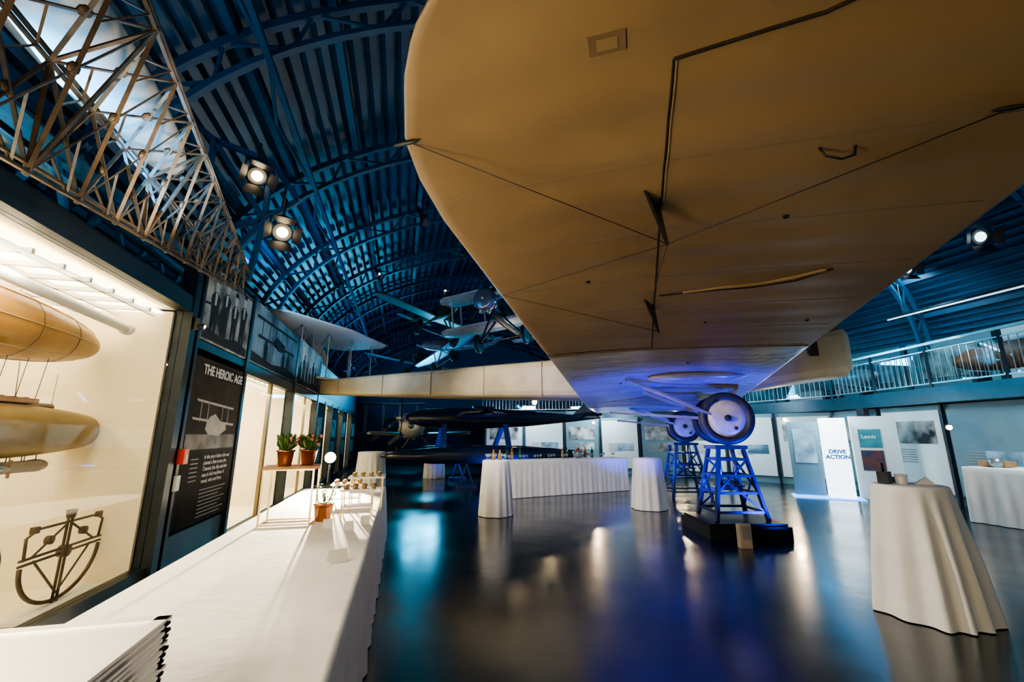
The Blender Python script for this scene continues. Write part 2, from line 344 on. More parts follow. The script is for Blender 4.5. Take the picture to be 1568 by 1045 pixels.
for sg in(-1,1):
    b.tube([(xx,yc+sg*.36,zc+.06),(xx,yc,zc+.27)],.009,DK,6);b.tube([(xx,yc,zc-.3),(xx,yc+sg*.33,zc+.03)],.009,DK,6)
    b.lathe([(.035,-.02),(.035,.02)],(xx,yc+sg*.2,zc+.16),DK,14,(1,0,0));b.box((xx,yc+sg*.38,zc+.27),(.04,.05,.05),DK)
b.lathe([(.05,-.03),(.05,.03)],(xx,yc,zc+.03),DK,16,(1,0,0));b.lathe([(.03,-.03),(.04,.04)],(xx,yc,.91),DK,12);b.bb((xx-.1,yc-.45,.185),(xx+.1,yc+.45,.21),WHITE)
b.done('airship_control_column')
b=B();yc=3.85
b.tube([(xx,yc+.35*math.cos(a),.62+.35*math.sin(a)) for a in[2*pi*i/24 for i in range(25)]],.016,DK,8)
for k in range(6): b.tube([(xx,yc,.62),(xx,yc+.35*math.cos(k*pi/3),.62+.35*math.sin(k*pi/3))],.009,DK,6)
b.lathe([(.05,-.04),(.05,.04)],(xx,yc,.62),DK,12,(1,0,0));b.bb((xx-.06,yc-.3,.185),(xx+.06,yc+.3,.27),DK);b.done('control_wheel')
b=B();b.tube([(-2.85,2.6,2.78),(-2.85,5.2,2.68)],.045,WHITE,12);b.lathe([(.065,-.03),(.065,.03)],(-2.85,5.2,2.68),WHITE,16,(0,1,0));b.tube([(-2.85,2.9,2.78),(-3.2,2.9,2.86)],.02,WHITE);b.done('ventilation_pipe')
b=B()
for i in range(11):
    b.bb((-4.09,-3+i*.62,1.0 if i%2 else .7),(-4.07,-2.6+i*.62,1.55),(PH1,PANW)[i%2])
b.done('case_caption_panel')

# ------------------------------------------------------------------ hanging lattice girder
def lattice(name,A3,B3,nseg,rc,rb,m1,m2,pw=.75):
    b=B();A3=[V(p) for p in A3];B3=[V(p) for p in B3];ts=[(i/nseg)**pw for i in range(nseg+1)]
    P=[[A3[j].lerp(B3[j],t) for t in ts] for j in range(3)]
    for j in range(3):
        k=(j+1)%3
        for o in((0,0,0),(.0,.0,.055)):
            b.bar(A3[j]+V(o),B3[j]+V(o)*.5,rc,rc*.7,m1 if j!=1 else m2)
        for i in range(nseg):
            a0,a1,b0,b1=P[j][i],P[j][i+1],P[k][i],P[k][i+1]
            b.bar(a0,b1,rb,rb*.45,m2);b.bar(b0,a1,rb,rb*.45,m1)
            mid=(a0+a1+b0+b1)/4
            ax=(a1-a0).normalized().cross((b0-a0).normalized()).normalized()
            b.lathe([(rb*1.7,-.006),(rb*1.7,.006)],mid,m1,8,ax)
            if i%3==0: b.bar(a0,b0,rb,rb*.6,m1)
            h=.3
            b.bar(a0.lerp(b1,h),a0.lerp(a1,.75),rb*.6,rb*.4,m2);b.bar(b0.lerp(a1,h),b0.lerp(b1,.75),rb*.6,rb*.4,m1)
            b.lathe([(rb*1.2,-.008),(rb*1.2,.008)],a0,m2,6,ax)
    return b.done(name)
E=[(-2.06,6.0,3.66),(-2.18,6.0,3.52),(-2.10,6.0,3.38)]
def ext(p,e,y): 
    t=(y-p[1])/(e[1]-p[1]);return tuple(p[i]+(e[i]-p[i])*t for i in range(3))
Pn=[(-1.6,2.5,4.1),(-2.1,2.5,3.74),(-2.07,2.5,2.99)]
lattice('airship_lattice_girder',[ext(p,e,1.2) for p,e in zip(Pn,E)],E,13,.024,.022,GIRD,GIRD2,.8)
b=B();ax=(V((-2.33,4.6,4.19))-V((-2.65,3.8,4.64))).normalized();c=V((-2.33,4.6,4.19))-ax*1.7
b.ell(c,3.4,.36,HULL,ax,28,24,.9)
b.tube([c+V((0,0,.3)),(c.x,c.y,6.3)],.01,STEEL,4)
b.done('hanging_white_float')

def spotlamp(name,p,aim,drop,size=.13,bm=BULBS):
    b=B();p=V(p);d=(V(aim)-p).normalized()
    b.lathe([(size*.55,-.28),(size*.7,-.2),(size*.9,-.02),(size,.02),(size,.06),(size*.93,.06),(size*.8,.0)],p,BLACK,20,d)
    b.lathe([(size*.55,0.01),(size*.45,.03),(size*.2,.04)],p+d*.02,bm,20,d)
    s=d.cross(V((0,0,1))).normalized()*size*1.15
    top=p+V((0,0,size*1.9));b.tube([p+s,p+s+V((0,0,size*1.6)),top,p-s+V((0,0,size*1.6)),p-s],.012,BLACK,6)
    b.tube([top,V((p.x,p.y,drop))],.018,BLACK,6)
    r_=d.cross(s).normalized()*size
    for k in(-1,1):
        b.add([p+d*.06+s*.8+r_*k*.95,p+d*.06-s*.8+r_*k*.95,p+d*.2-s+r_*k*1.7,p+d*.2+s+r_*k*1.7],[(0,1,2,3)],BLACK)
        b.add([p+d*.06+r_*.8+s*k*.85,p+d*.06-r_*.8+s*k*.85,p+d*.17-r_+s*k*1.5,p+d*.17+r_+s*k*1.5],[(0,1,2,3)],BLACK)
    return b.done(name)
spotlamp('stage_spotlight',(-2.13,6,5.10),(0,2.5,1.5),5.6)
spotlamp('stage_spotlight',(-1.73,6,4.30),(0,1.5,1.5),4.8)
b=B()
for p,q in(((-2.75,6.1,5.62),(-2.0,6.1,4.5)),((-2.75,6.1,5.62),(-2.0,6.1,5.4)),((-2.0,6.1,5.4),(-1.6,6.1,4.85)),((-2.0,6.1,4.5),(-1.6,6.1,4.85)),((-2.0,6.1,5.4),(-2.0,6.1,4.5)),((-2.0,6.1,4.5),(-2.1,6.1,3.6)),((-2.75,6.1,5.62),(-3.4,6.1,6.1)),((-2.3,6.1,4.0),(-2.0,6.1,4.5)),((-2.75,6.1,5.62),(-2.75,6.1,4.2)),((-2.75,6.1,4.2),(-2.0,6.1,4.5)),((-2.75,6.1,4.2),(-3.35,6.1,4.25))):
    b.bar(p,q,.06,.07,DBLUE)
b.done('lighting_bracket')

# ------------------------------------------------------------------ biplane bomber
O=V((1.934,5.608,2.66));Sx=V((.499,.867,0));Cx=V((.867,-.499,0))
def zs(s):
    if s<5.0: return -.085*s
    if s<7.6: return -.085*5
    return -.085*5+.075*(s-7.6)
def W(s,c,h=0): return O+Sx*s+Cx*c+V((0,0,zs(s)+h))
def interp(T,x):
    if x<=T[0][0]:return T[0][1]
    for (a,b_),(c,d) in zip(T,T[1:]):
        if x<=c: return b_+(d-b_)*(x-a)/(c-a)
    return T[-1][1]
SE=13.2
TE=[(-5.35,1.5),(-5.3,1.15),(-5.15,.9),(-4.95,.72),(-4.77,.54),(-4.67,.41),(-4.5,.28),(-4.19,.11),(-3.9,.04),(-3.5,0),(SE-1.2,0),(SE-.5,.25),(SE-.15,.7),(SE,1.5)]
LE=[(-5.35,1.6),(-5.3,2.0),(-5.1,2.4),(-4.8,2.75),(-4.4,3.0),(-3.9,3.14),(-3.3,3.2),(SE-1.2,3.2),(SE-.4,2.9),(SE-.1,2.3),(SE,1.6)]
def under(s,x):
    return .045*math.sin(pi*x**.8)-.012*(x>.0)+.007*math.cos(2*pi*s/.36)*math.sin(pi*min(1,max(0,x)))
def wing(name,dz,parent=None):
    b=B();ss=[]
    s=-5.35
    while s<SE: ss.append(s);s+=.06 if s<3 else .2
    ss.append(SE);K=20;xs=[.5-.5*math.cos(pi*i/K) for i in range(K+1)];vs=[]
    for s in ss:
        t=interp(TE,s);e=interp(LE,s);ch=max(.01,e-t)
        sc=min(1,ch/3.2)
        for x in xs: vs.append(W(s,t+x*ch,dz+under(s,x)*sc))
        for x in xs[::-1]: vs.append(W(s,t+x*ch,dz+.012+(under(0,x)+.26*(x**.9)*(1-x)**.55*.9)*sc))
    R=2*(K+1)
    fa=[];fb=[]
    for i in range(len(ss)-1):
        for k in range(R):
            a=i*R+k;q=i*R+(k+1)%R;f=(a,q,q+R,a+R)
            (fa if ss[i]<0.0 else fb).append(f)
    b.add(vs,fa,LINEN,True);k2=b.mi(LINEN2)
    for f in fb: b.f.append(list(f));b.m.append(k2);b.s.append(True)
    b.f.append(list(range(R)));b.m.append(0);b.s.append(False)
    return b.done(name,parent)
vimy=bpy.data.objects.new('biplane_bomber_aircraft',None);bpy.context.collection.objects.link(vimy)
wing('lower_wing',0,vimy);wing('upper_wing',3.1,vimy)
def us(s,c,off=.006):
    t=interp(TE,s);e=interp(LE,s);x=(c-t)/(e-t);return W(s,c,under(s,x)*min(1,(e-t)/3.2)-off)
b=B();SEAM=mat('dark_seam',(.02,.014,.008),rough=.8);SEAMB=mat('seam_tape',(.22,.15,.078),(.18,.12,.062),rough=.6)
def line(pts,r,m,n=8,off=.004):
    out=[]
    for (a,b1),(c,d) in zip(pts,pts[1:]):
        for k in range(n): out.append(us(a+(c-a)*k/n,b1+(d-b1)*k/n,off))
    out.append(us(*pts[-1],off));b.tube(out,r,m,5)
line([(-4.28,1.35),(-3.25,1.345),(-1.5,1.36),(-.1,1.38)],.006,SEAM,40,.002)
line([(-4.28,1.362),(-3.3,1.362)],.005,LINEN,40,.002)
line([(-4.28,1.35),(-4.31,1.6),(-4.34,1.85),(-4.42,2.05),(-4.6,2.2),(-4.9,2.3)],.009,SEAM,8,.002)
line([(-.1,1.38),(-.1,.02)],.006,SEAM,20,.002)
line([(0,0.02),(0,3.17)],.006,SEAMB,30,.002);line([(.02,0.02),(.02,3.17)],.004,SEAM,30,.001)
line([(-1.82,1.40),(-1.86,1.8),(-1.88,2.15),(-1.98,2.45),(-2.15,2.66)],.014,SEAM,10,-.002)
line([(-1.86,1.6),(-1.93,1.9),(-1.96,2.2),(-2.05,2.45),(-2.14,2.62)],.022,LINEN,10,-.004)
for s in[-4.4+.72*i for i in range(1,15)]:
    line([(s,.1),(s,3.1)],.0035,SEAMB,24,0)
p=us(-4.42,1.10,.002);b.box(p,(.14,.09,.003),SEAMB,rz=math.atan2(Cx.y,Cx.x))
b.box(us(-4.42,1.10,.004),(.08,.05,.003),LINEN,rz=math.atan2(Cx.y,Cx.x))
for s,c in((-.95,2.86),(-1.0,1.9),(-3.0,2.1),(-2.3,.8),(.8,1.9),(2.2,.9)): b.lathe([(.014,-.012),(.02,0)],us(s,c,.0),SEAM,10)
b.tube([us(-3.60,2.08,0),us(-3.60,2.10,.05),us(-3.59,2.17,.07),us(-3.58,2.23,.05),us(-3.58,2.24,0)],.007,BLACK,6)
for s,c in((-3.3,1.34),(-1.6,1.36)):
    base0=us(s-.16,c-.09,0);base1=us(s+.06,c+.0,0);tip=us(s+.05,c+.03,.26)
    e=Cx*.008;b.add([base0-e,base1-e,tip-e,base0+e,base1+e,tip+e],[(0,1,2),(5,4,3),(0,3,4,1),(1,4,5,2),(2,5,3,0)],BLACK)
h1=us(-3.25,1.37,.25);h2=us(-1.55,1.39,.25)
b.tube([us(-4.19,.12,0),h1],.003,BLACK,4);b.tube([h1,us(-3.72,2.75,.01)],.003,BLACK,4)
b.tube([us(-2.25,.02,0),h1],.0025,BLACK,4);b.tube([us(-2.25,.02,0),h2],.0025,BLACK,4);b.tube([h1,us(-1.4,1.3,.02)],.0025,BLACK,4);b.tube([h2,us(-.9,1.35,.01)],.0025,BLACK,4)
for s,c in((-4.19,.12),(-3.72,2.75)): b.ell(us(s,c,.01),.14,.012,BLACK,(Cx.x,Cx.y,0),10,8)
b.done('underside_fittings',vimy)
b=B();STR=mat('strut_wood_pale',(.45,.42,.36),rough=.4)
for s in(-2.4,2.4,6.5,10.5):
    for c in(.75,2.7): b.bar(W(s,c,.15),W(s,c,3.1),.05,.11,STR)
for s0,s1 in((-2.4,2.4),(6.5,10.5)):
    for c in(.75,2.7):
        b.tube([W(s0,c,.15),W(s1,c,3.1)],.006,BLACK,4);b.tube([W(s1,c,.15),W(s0,c,3.1)],.006,BLACK,4)
b.done('interplane_strut',vimy)
b=B()
for s in(2.41,6.5):
    c=W(s,1.9,1.45);b.ell(c,3.6,.48,LINEN2,(Cx.x,Cx.y,0),20,18)
    c2=W(s,3.6,1.45)
    for q in(pi/4,pi*3/4,5*pi/4,7*pi/4):
        d=Sx*math.cos(q)+V((0,0,math.sin(q)));b.bar(c2,c2+d*1.5,.16,.03,WOOD)
b.done('engine_nacelle',vimy)
b=B()
b.ell(W(1.7,2.1,.0),1.5,.30,LINEN2,(Cx.x,Cx.y,0),20,14,sq=(1,.35));b.done('underwing_fairing',vimy)
b=B();FS=[(-9.3,2.95,3.08,.05),(-8.7,2.80,3.14,.16),(-6,2.66,3.22,.38),(-3,2.52,3.32,.55),(0,2.42,3.42,.62),(2,2.40,3.5,.65),(3.4,2.50,3.58,.65),(4.4,2.66,3.66,.62),(5.0,2.74,3.76,.56),(5.4,2.78,3.84,.46),(5.55,2.95,3.75,.3)]
S0=4.9;vs=[];nr=16
for c,zb,zt,hw in FS:
    P=O+Sx*S0+Cx*c;P.z=0
    for k in range(nr):
        a=2*pi*(k+.5)/nr;ca,sa=math.cos(a),math.sin(a);e=.28
        vs.append(P+Sx*(hw*math.copysign(abs(ca)**e,ca))+V((0,0,(zb+zt)/2+(zt-zb)/2*math.copysign(abs(sa)**e,sa))))
fs=[tuple(range(nr))[::-1],tuple(range((len(FS)-1)*nr,len(FS)*nr))]
for i in range(len(FS)-1):
    for k in range(nr): fs.append((i*nr+k,i*nr+(k+1)%nr,(i+1)*nr+(k+1)%nr,(i+1)*nr+k))
b.add(vs,fs,CREAM,False)
for c in(-7,-5.5,-4,-2.5,-1):
    zb=interp([(q[0],q[1]) for q in FS],c);zt=interp([(q[0],q[2]) for q in FS],c);hw=interp([(q[0],q[3]) for q in FS],c)
    P=O+Sx*(S0-hw-.004)+Cx*c;b.bar((P.x,P.y,zb+.03),(P.x,P.y,zt-.03),.012,.02,SEAMB)
P=O+Sx*(S0-.66)+Cx*4.75;b.box((P.x,P.y,3.35),(.16,.02,.34),BLACK,rz=math.atan2(Cx.y,Cx.x)-.15)
b.done('fuselage',vimy)
b=B()
T0=O+Sx*S0+Cx*(-8.3)
T0.z=0
def slab2(z,span,cf,cb,m,th=.05,cam=0):
    vs=[]
    out=[(-span/2,cf-.5),(-span/2+.35,cf-.1),(0,cf+.15),(span/2-.35,cf-.1),(span/2,cf-.5),(span/2-.05,cb+.35),(span/2-.5,cb),(-span/2+.5,cb),(-span/2+.05,cb+.35)]
    top=[T0+Sx*s+Cx*c+V((0,0,z+th)) for s,c in out];bt=[T0+Sx*s+Cx*c+V((0,0,z)) for s,c in out];k=len(out)
    b.add(bt+top,[tuple(range(k)),tuple(range(k,2*k))[::-1]]+[(i,i+k,(i+1)%k+k,(i+1)%k) for i in range(k)],m)
slab2(4.62,5.2,1.25,-1.15,HULL);slab2(3.12,5.0,1.0,-1.0,CREAM)
for s in(-1.3,1.3):
    P=T0+Sx*s
    q=[(-1.6,3.3),(-1.75,3.9),(-1.6,4.5),(-.8,4.6),(-.45,4.1),(-.5,3.2)]
    vs=[P+Cx*c+V((0,0,z))+Sx*e for e in(-.025,.025) for c,z in q];k=len(q)
    b.add(vs,[tuple(range(k)),tuple(range(k,2*k))[::-1]]+[(i,i+k,(i+1)%k+k,(i+1)%k) for i in range(k)],HULL)
for s in(-2.2,-1.1,0,1.1,2.2):
    for c in(-.3,.6): b.tube([T0+Sx*s+Cx*c+V((0,0,3.15)),T0+Sx*s+Cx*c+V((0,0,4.63))],.022,STR,6)
for s,t in((-2.2,-1.1),(-1.1,0),(0,1.1),(1.1,2.2)):
    for c in(-.3,.6):
        b.tube([T0+Sx*s+Cx*c+V((0,0,3.15)),T0+Sx*t+Cx*c+V((0,0,4.63))],.006,BLACK,4);b.tube([T0+Sx*t+Cx*c+V((0,0,3.15)),T0+Sx*s+Cx*c+V((0,0,4.63))],.006,BLACK,4)
b.tube([T0+V((0,0,3.1))+Cx*.2,T0+V((0,0,4.6))],.03,STR,6)
b.done('biplane_tail',vimy)
DISC=mat('wheel_disc_canvas',(.64,.57,.48),(.44,.39,.33),rough=.35,scale=5)
def gear(s,c,zc,r):
    b=B();P=O+Sx*s+Cx*c;P.z=zc
    ax=-Sx
    tyre=[(r*.66,-.06),(r*.72,-.10),(r*.86,-.115),(r*.97,-.07),(r,0),(r*.97,.07),(r*.86,.115),(r*.72,.10),(r*.66,.06)]
    b.lathe(tyre,P,RUB,40,ax)
    b.lathe([(r*.74,-.05),(r*.73,.075),(r*.45,.10),(r*.12,.13),(r*.10,.13)],P,DISC,40,ax)
    b.lathe([(.05,-.16),(.055,.16),(.04,.20),(.02,.2)],P,BLACK,16,ax);b.lathe([(.03,.09),(.03,.115)],P+V((0,0,-.17))+Cx*.12,BLACK,10,ax)
    b.tube([P-Sx*.1,P+Sx*1.15],.035,STEEL,8)
    P2=P+Sx*1.0;b.lathe(tyre,P2,RUB,32,-ax);b.lathe([(r*.67,-.05),(r*.66,.065),(r*.45,.10),(r*.12,.13)],P2,DISC,32,-ax)
    for q in(.25,.75):
        a=P+Sx*q
        b.bar(a,us(s+q,1.3,0),.10,.05,LINEN2);b.bar(a,us(s+q,2.9,0),.09,.05,LINEN2)
    b.bar(P+Sx*.25,us(s+.75,2.9,0),.03,.03,LINEN2);b.bar(P+Sx*.0+Cx*-.1,us(s-.6,1.0,0),.07,.04,LINEN2);b.bar(us(s-.6,1.0,.02),us(s+.2,2.9,.02),.05,.05,LINEN2)
    b.bar(P+Sx*.3+Cx*-.1,W(s+1.6,.6,-.25),.07,.05,LINEN2);b.box(P+Sx*.3+V((0,0,.02)),(.14,.5,.14),STEEL,rz=math.atan2(Cx.y,Cx.x))
    b.done('main_landing_gear',vimy)
def trestle(P,h,w,rz,base=True):
    b=B();R=Matrix.Rotation(rz,3,'Z');P=V((P[0],P[1],0))
    z0=.22 if base else .0
    if base:
        b.box(P+V((0,0,.09)),(1.3,1.15,.18),BLACK,rz=rz);b.box(P+V((0,0,.2)),(1.22,1.07,.04),DARKM,rz=rz)
    L=[]
    for sx in(-1,1):
        for sy in(-1,1):
            t=P+R@V((sx*w*.5,sy*w*.45,h));f=P+R@V((sx*w,sy*w*.85,z0));L.append((t,f));b.bar(t,f,.055,.055,TRBLUE)
    for zf in(.15,.38,.62,.88):
        pts=[L[i][0].lerp(L[i][1],zf) for i in(0,1,3,2)]
        for i in range(4): b.bar(pts[i],pts[(i+1)%4],.035,.04,TRBLUE)
    for i,j in((0,1),(1,3),(3,2),(2,0)):
        b.bar(L[i][0].lerp(L[i][1],.15),L[j][0].lerp(L[j][1],.62),.02,.03,TRBLUE);b.bar(L[j][0].lerp(L[j][1],.38),L[i][0].lerp(L[i][1],.88),.02,.03,TRBLUE)
    b.box(P+V((0,0,h+.03)),(w*1.3,w*1.1,.06),TRBLUE,rz=rz)
    b.box(P+V((0,0,h*.55)),(w*.9,w*.8,.03),TRBLUE,rz=rz)
    for sx in(-1,1): b.tube([P+R@V((sx*w*.3,0,h*.55)),P+R@V((sx*w*.3,0,h))],.03,STEEL,8)
    b.done('aircraft_trestle')
gear(2.41,2.63,1.87,.45);gear(6.4,2.35,1.80,.41)
Pw=O+Sx*2.6+Cx*2.63;trestle((Pw.x,Pw.y+.05),1.35,.42,-.246)
Pw=O+Sx*6.9+Cx*2.3;trestle((Pw.x,Pw.y),1.32,.5,-.246,False)
b=B();P=V((4.9,5.66,0));b.box(P+V((0,0,.16)),(.17,.10,.32),mat('sign_cream',(.6,.5,.35)),rz=-.24);b.box(P+V((0,-.055,.2)),(.12,.005,.18),INKG,rz=-.24);b.done('caption_stand')

# ------------------------------------------------------------------ other aircraft
def aircraft(name,loc,rz,L,span,chord,r,mbody,mwing,floats=False,biplane=False,pitch=0,roll=0,prop=True,radial=False,wheels=True,wires=0,wz=-.2):
    b=B()
    st=[(-.5,.12,.1),(-.35,.35,.05),(-.1,.75,0),(.15,1,0),(.3,.98,0),(.42,.8,0),(.48,.5,0),(.5,.1,0)]
    vs=[];nr=16
    for t,k,dz in st:
        for q in range(nr):
            a=2*pi*q/nr;vs.append((t*L,r*.8*k*math.cos(a),dz*r*2+r*k*math.sin(a)))
    fs=[tuple(range(nr))[::-1],tuple(range((len(st)-1)*nr,len(st)*nr))]
    for i in range(len(st)-1):
        for q in range(nr): fs.append((i*nr+q,i*nr+(q+1)%nr,(i+1)*nr+(q+1)%nr,(i+1)*nr+q))
    b.add(vs,fs,mbody,True)
    b.box((.13*L,0,r*1.02),(.1*L,r*.7,r*.25),BLACK)
    def wg(x,z,sp,ch,m):
        prof=[(0,0),(.1,.05),(.3,.08),(.6,.06),(1,0),(.6,-.02),(.3,-.03),(.1,-.02)]
        ys=[-sp/2,-sp/2*.95,-sp/2*.85,0,sp/2*.85,sp/2*.95,sp/2];cs=[.25,.7,.95,1,.95,.7,.25]
        vs=[]
        for y,c in zip(ys,cs):
            for px,pz in prof: vs.append((x+ch*(.5-px)*c,y,z+pz*ch+abs(y)*.03))
        k=len(prof);fs=[tuple(range(k)),tuple(range((len(ys)-1)*k,len(ys)*k))[::-1]]
        for i in range(len(ys)-1):
            for q in range(k): fs.append((i*k+q,i*k+(q+1)%k,(i+1)*k+(q+1)%k,(i+1)*k+q))
        b.add(vs,fs,m,True)
    wg(.18*L,wz*r*4,span,chord,mwing)
    if biplane:
        wg(.2*L,r*2.6,span,chord,mwing)
        for y in(-.38*span,-.12*span,.12*span,.38*span):
            for dx in(-.35,.3): b.bar((.18*L+dx*chord,y,wz*r*4),(.2*L+dx*chord,y,r*2.6),.03,.05,STR)
    wg(-.43*L,r*.2,span*.32,chord*.5,mwing)
    q=[(-.5,.1),(-.53,1.2),(-.49,1.9),(-.42,1.7),(-.34,.3)]
    vs=[(x*L,e,z*r) for e in(-.02,.02) for x,z in q];k=5
    b.add(vs,[tuple(range(k)),tuple(range(k,2*k))[::-1]]+[(i,i+k,(i+1)%k+k,(i+1)%k) for i in range(k)],mwing)
    if radial:
        b.lathe([(r*.9,0),(r*1.05,.08),(r*1.05,.3),(r*.8,.36)],(.47*L,0,0),STEEL,18,(1,0,0))
        for q in range(9):
            a=2*pi*q/9;b.lathe([(.07,-.1),(.07,.1)],(.5*L,r*.95*math.cos(a),r*.95*math.sin(a)),STEEL,8,(0,math.cos(a),math.sin(a)))
    if prop:
        for a in(.7,.7+pi):
            d=V((0,math.cos(a),math.sin(a)));c=V((.52*L,0,0));b.bar(c,c+d*r*2.3,.03,.16,DARKM)
        b.lathe([(.14*r/.4,0),(.1*r/.4,.15),(.02,.25)],(.51*L,0,0),STEEL,12,(1,0,0))
    if floats:
        for sy in(-1,1):
            y=sy*1.15
            fp=[(-.36,.1),(-.3,.5),(-.1,.9),(.15,1),(.38,.95),(.52,.6),(.6,.08)]
            b.lathe([(.26*k,t*L) for t,k in fp],(0,y,-1.18),mbody,14,(1,0,0))
            for x in(.02,.32):
                b.bar((x*L,sy*.2,-r*.6),(x*L+.1,y,-1.0),.18,.07,mat('float_strut_blue',(.05,.10,.35),(.04,.08,.28),rough=.35))
        b.bar((.05*L,-1.15,-1.1),(.05*L,1.15,-1.1),.1,.05,TRBLUE);b.bar((.35*L,-1.15,-1.1),(.35*L,1.15,-1.1),.1,.05,TRBLUE)
    elif wheels:
        for sy in(-1,1):
            b.bar((.25*L,sy*.15,-r*.7),(.27*L,sy*.75,-r-.6),.05,.05,mbody);b.bar((.35*L,sy*.15,-r*.7),(.27*L,sy*.75,-r-.6),.05,.05,mbody)
            b.lathe([(.15,-.05),(.28,-.06),(.32,0),(.28,.06),(.15,.05)],(.27*L,sy*.8,-r-.6),RUB,20,(0,1,0))
        b.bar((.27*L,-.8,-r-.6),(.27*L,.8,-r-.6),.03,.03,mbody)
    ob=b.done(name);ob.location=loc;ob.rotation_euler=(roll,pitch,rz)
    if wires:
        w=B();
        for x,y in((.2*L,.25*span),(.2*L,-.25*span)):
            p=Matrix.Rotation(rz,3,'Z')@V((x,y,0));w.tube([(p.x,p.y,.1),(p.x,p.y,wires-loc[2])],.008,BLACK,4)
        wo=w.done('suspension_wires',None);wo.parent=ob;wo.rotation_euler=(0,0,-rz)
    return ob
NAVY=mat('navy_gloss_paint',(.012,.02,.05),(.010,.015,.035),rough=.2,scale=2)
GREEN=mat('camouflage_green',(.05,.065,.05),(.09,.07,.04),rough=.5,scale=1.5,detail=1)
SILV=mat('aluminium_dope',(.38,.40,.42),(.30,.32,.34),rough=.35,metal=.3)
aircraft('racing_seaplane',(3.6,14.9,2.14),pi,7.0,5.4,1.5,.36,NAVY,NAVY,floats=True,wz=.0)
aircraft('fighter_aircraft',(1.0,21.3,1.95),-pi/2-.2,6.2,4.6,1.5,.5,GREEN,GREEN,radial=True)
aircraft('fighter_aircraft',(-.6,27.5,2.0),-1.6,6,3.8,1.5,.5,GREEN,SILV,biplane=True)
aircraft('suspended_monoplane',(2.8,22.0,6.2),-2.6,5.0,5.5,1.2,.32,SILV,mat('wing_blue_white',(.25,.42,.58),(.4,.5,.55),rough=.4),pitch=.15,roll=.25,wires=8.6)
aircraft('suspended_biplane',(3.55,14.0,5.35),-2.2,4.4,4.6,1.0,.34,BLACK,SILV,pitch=-.1,roll=.12,biplane=True,radial=True,wires=8.6)
aircraft('suspended_monoplane',(.9,17.5,6.4),-1.2,4.2,5.2,1.0,.28,GREEN,GREEN,pitch=.1,roll=-.2,wires=8.0)
aircraft('suspended_monoplane',(1.6,29,6.2),-1.9,7,8,1.6,.4,BLACK,SILV,roll=-.2,wires=8.6)
b=B()
for x in(2.0,4.4):
    for y in(13.75,16.05):
        b.bb((x-.3,y-.2,0),(x+.3,y+.2,.1),TRBLUE);b.bar((x-.2,y,.1),(x,y,.68),.06,.06,TRBLUE);b.bar((x+.2,y,.1),(x,y,.68),.06,.06,TRBLUE)
b.done('seaplane_stand')

# ------------------------------------------------------------------ balcony
PF=[(10.0,.2),(11.6,5.85),(12.9,10.6),(12.4,14.3),(7.6,19.6),(3.8,21.0)]
b=B();b.prism(PF+[(3.8,35.9),(15.15,35.9),(15.15,.2)],2.32,2.68,SLAB);b.done('balcony_floor')
b=B()
for a,c in zip(PF,PF[1:]):
    L_=math.dist(a,c);n_=int(L_/1.25);d=((c[0]-a[0])/L_,(c[1]-a[1])/L_)
    A_=V((a[0],a[1],0));C_=V((c[0],c[1],0))
    off=V((-d[1],d[0],0))*-.08
    A_+=off*1;C_+=off
    for z,w in((3.72,.06),(3.55,.025),(2.78,.03)): b.bar(A_+V((0,0,z)),C_+V((0,0,z)),w,w,STEEL)
    for i in range(n_+1):
        p=A_.lerp(C_,i/n_);b.bar(p+V((0,0,2.69)),p+V((0,0,3.72)),.05,.05,DARKM)
    nb=int(L_/.16)
    for i in range(nb):
        p=A_.lerp(C_,i/nb);b.bar(p+V((0,0,2.78)),p+V((0,0,3.55)),.014,.014,STEEL)
    P0=A_+off*.6;P1=C_+off*.6;b.add([P0+V((0,0,2.8)),P1+V((0,0,2.8)),P1+V((0,0,3.5)),P0+V((0,0,3.5))],[(0,1,2,3)],GLASSB)
b.done('balcony_balustrade')
b=B()
for i in range(11):
    y=1.0+i*2.2;b.bb((14.95,y,2.69),(15.14,y+2.0,4.3),(PANG,PANG,PANW)[i%3]);b.bb((14.9,y+.3,3.2),(14.95,y+1.7,4.0),(PH2,PH1)[i%2])
b.done('gallery_display_panel')
b=B()
b.ell((13.1,6.4,3.35),2.6,.32,mat('exhibit_orange',(.35,.10,.04),(.28,.08,.03),rough=.4),(.25,1,0),16,14);
for y in(5.8,7.0): b.box((13.1,y,2.86),(.5,.1,.34),DARKM)
b.done('engine_exhibit')
b=B();b.ell((13.6,10.6,3.3),2.4,.3,SILV,(.2,1,0),16,14)
for y in(10.0,11.2): b.box((13.6,y,2.86),(.5,.1,.34),DARKM)
b.done('engine_exhibit')
Q=[(10.9,-.5),(12.1,5.8),(13.2,10.9),(10.8,15.2),(7.2,18.8),(3.8,20.4)]
b=B()
rnd=random.Random(3)
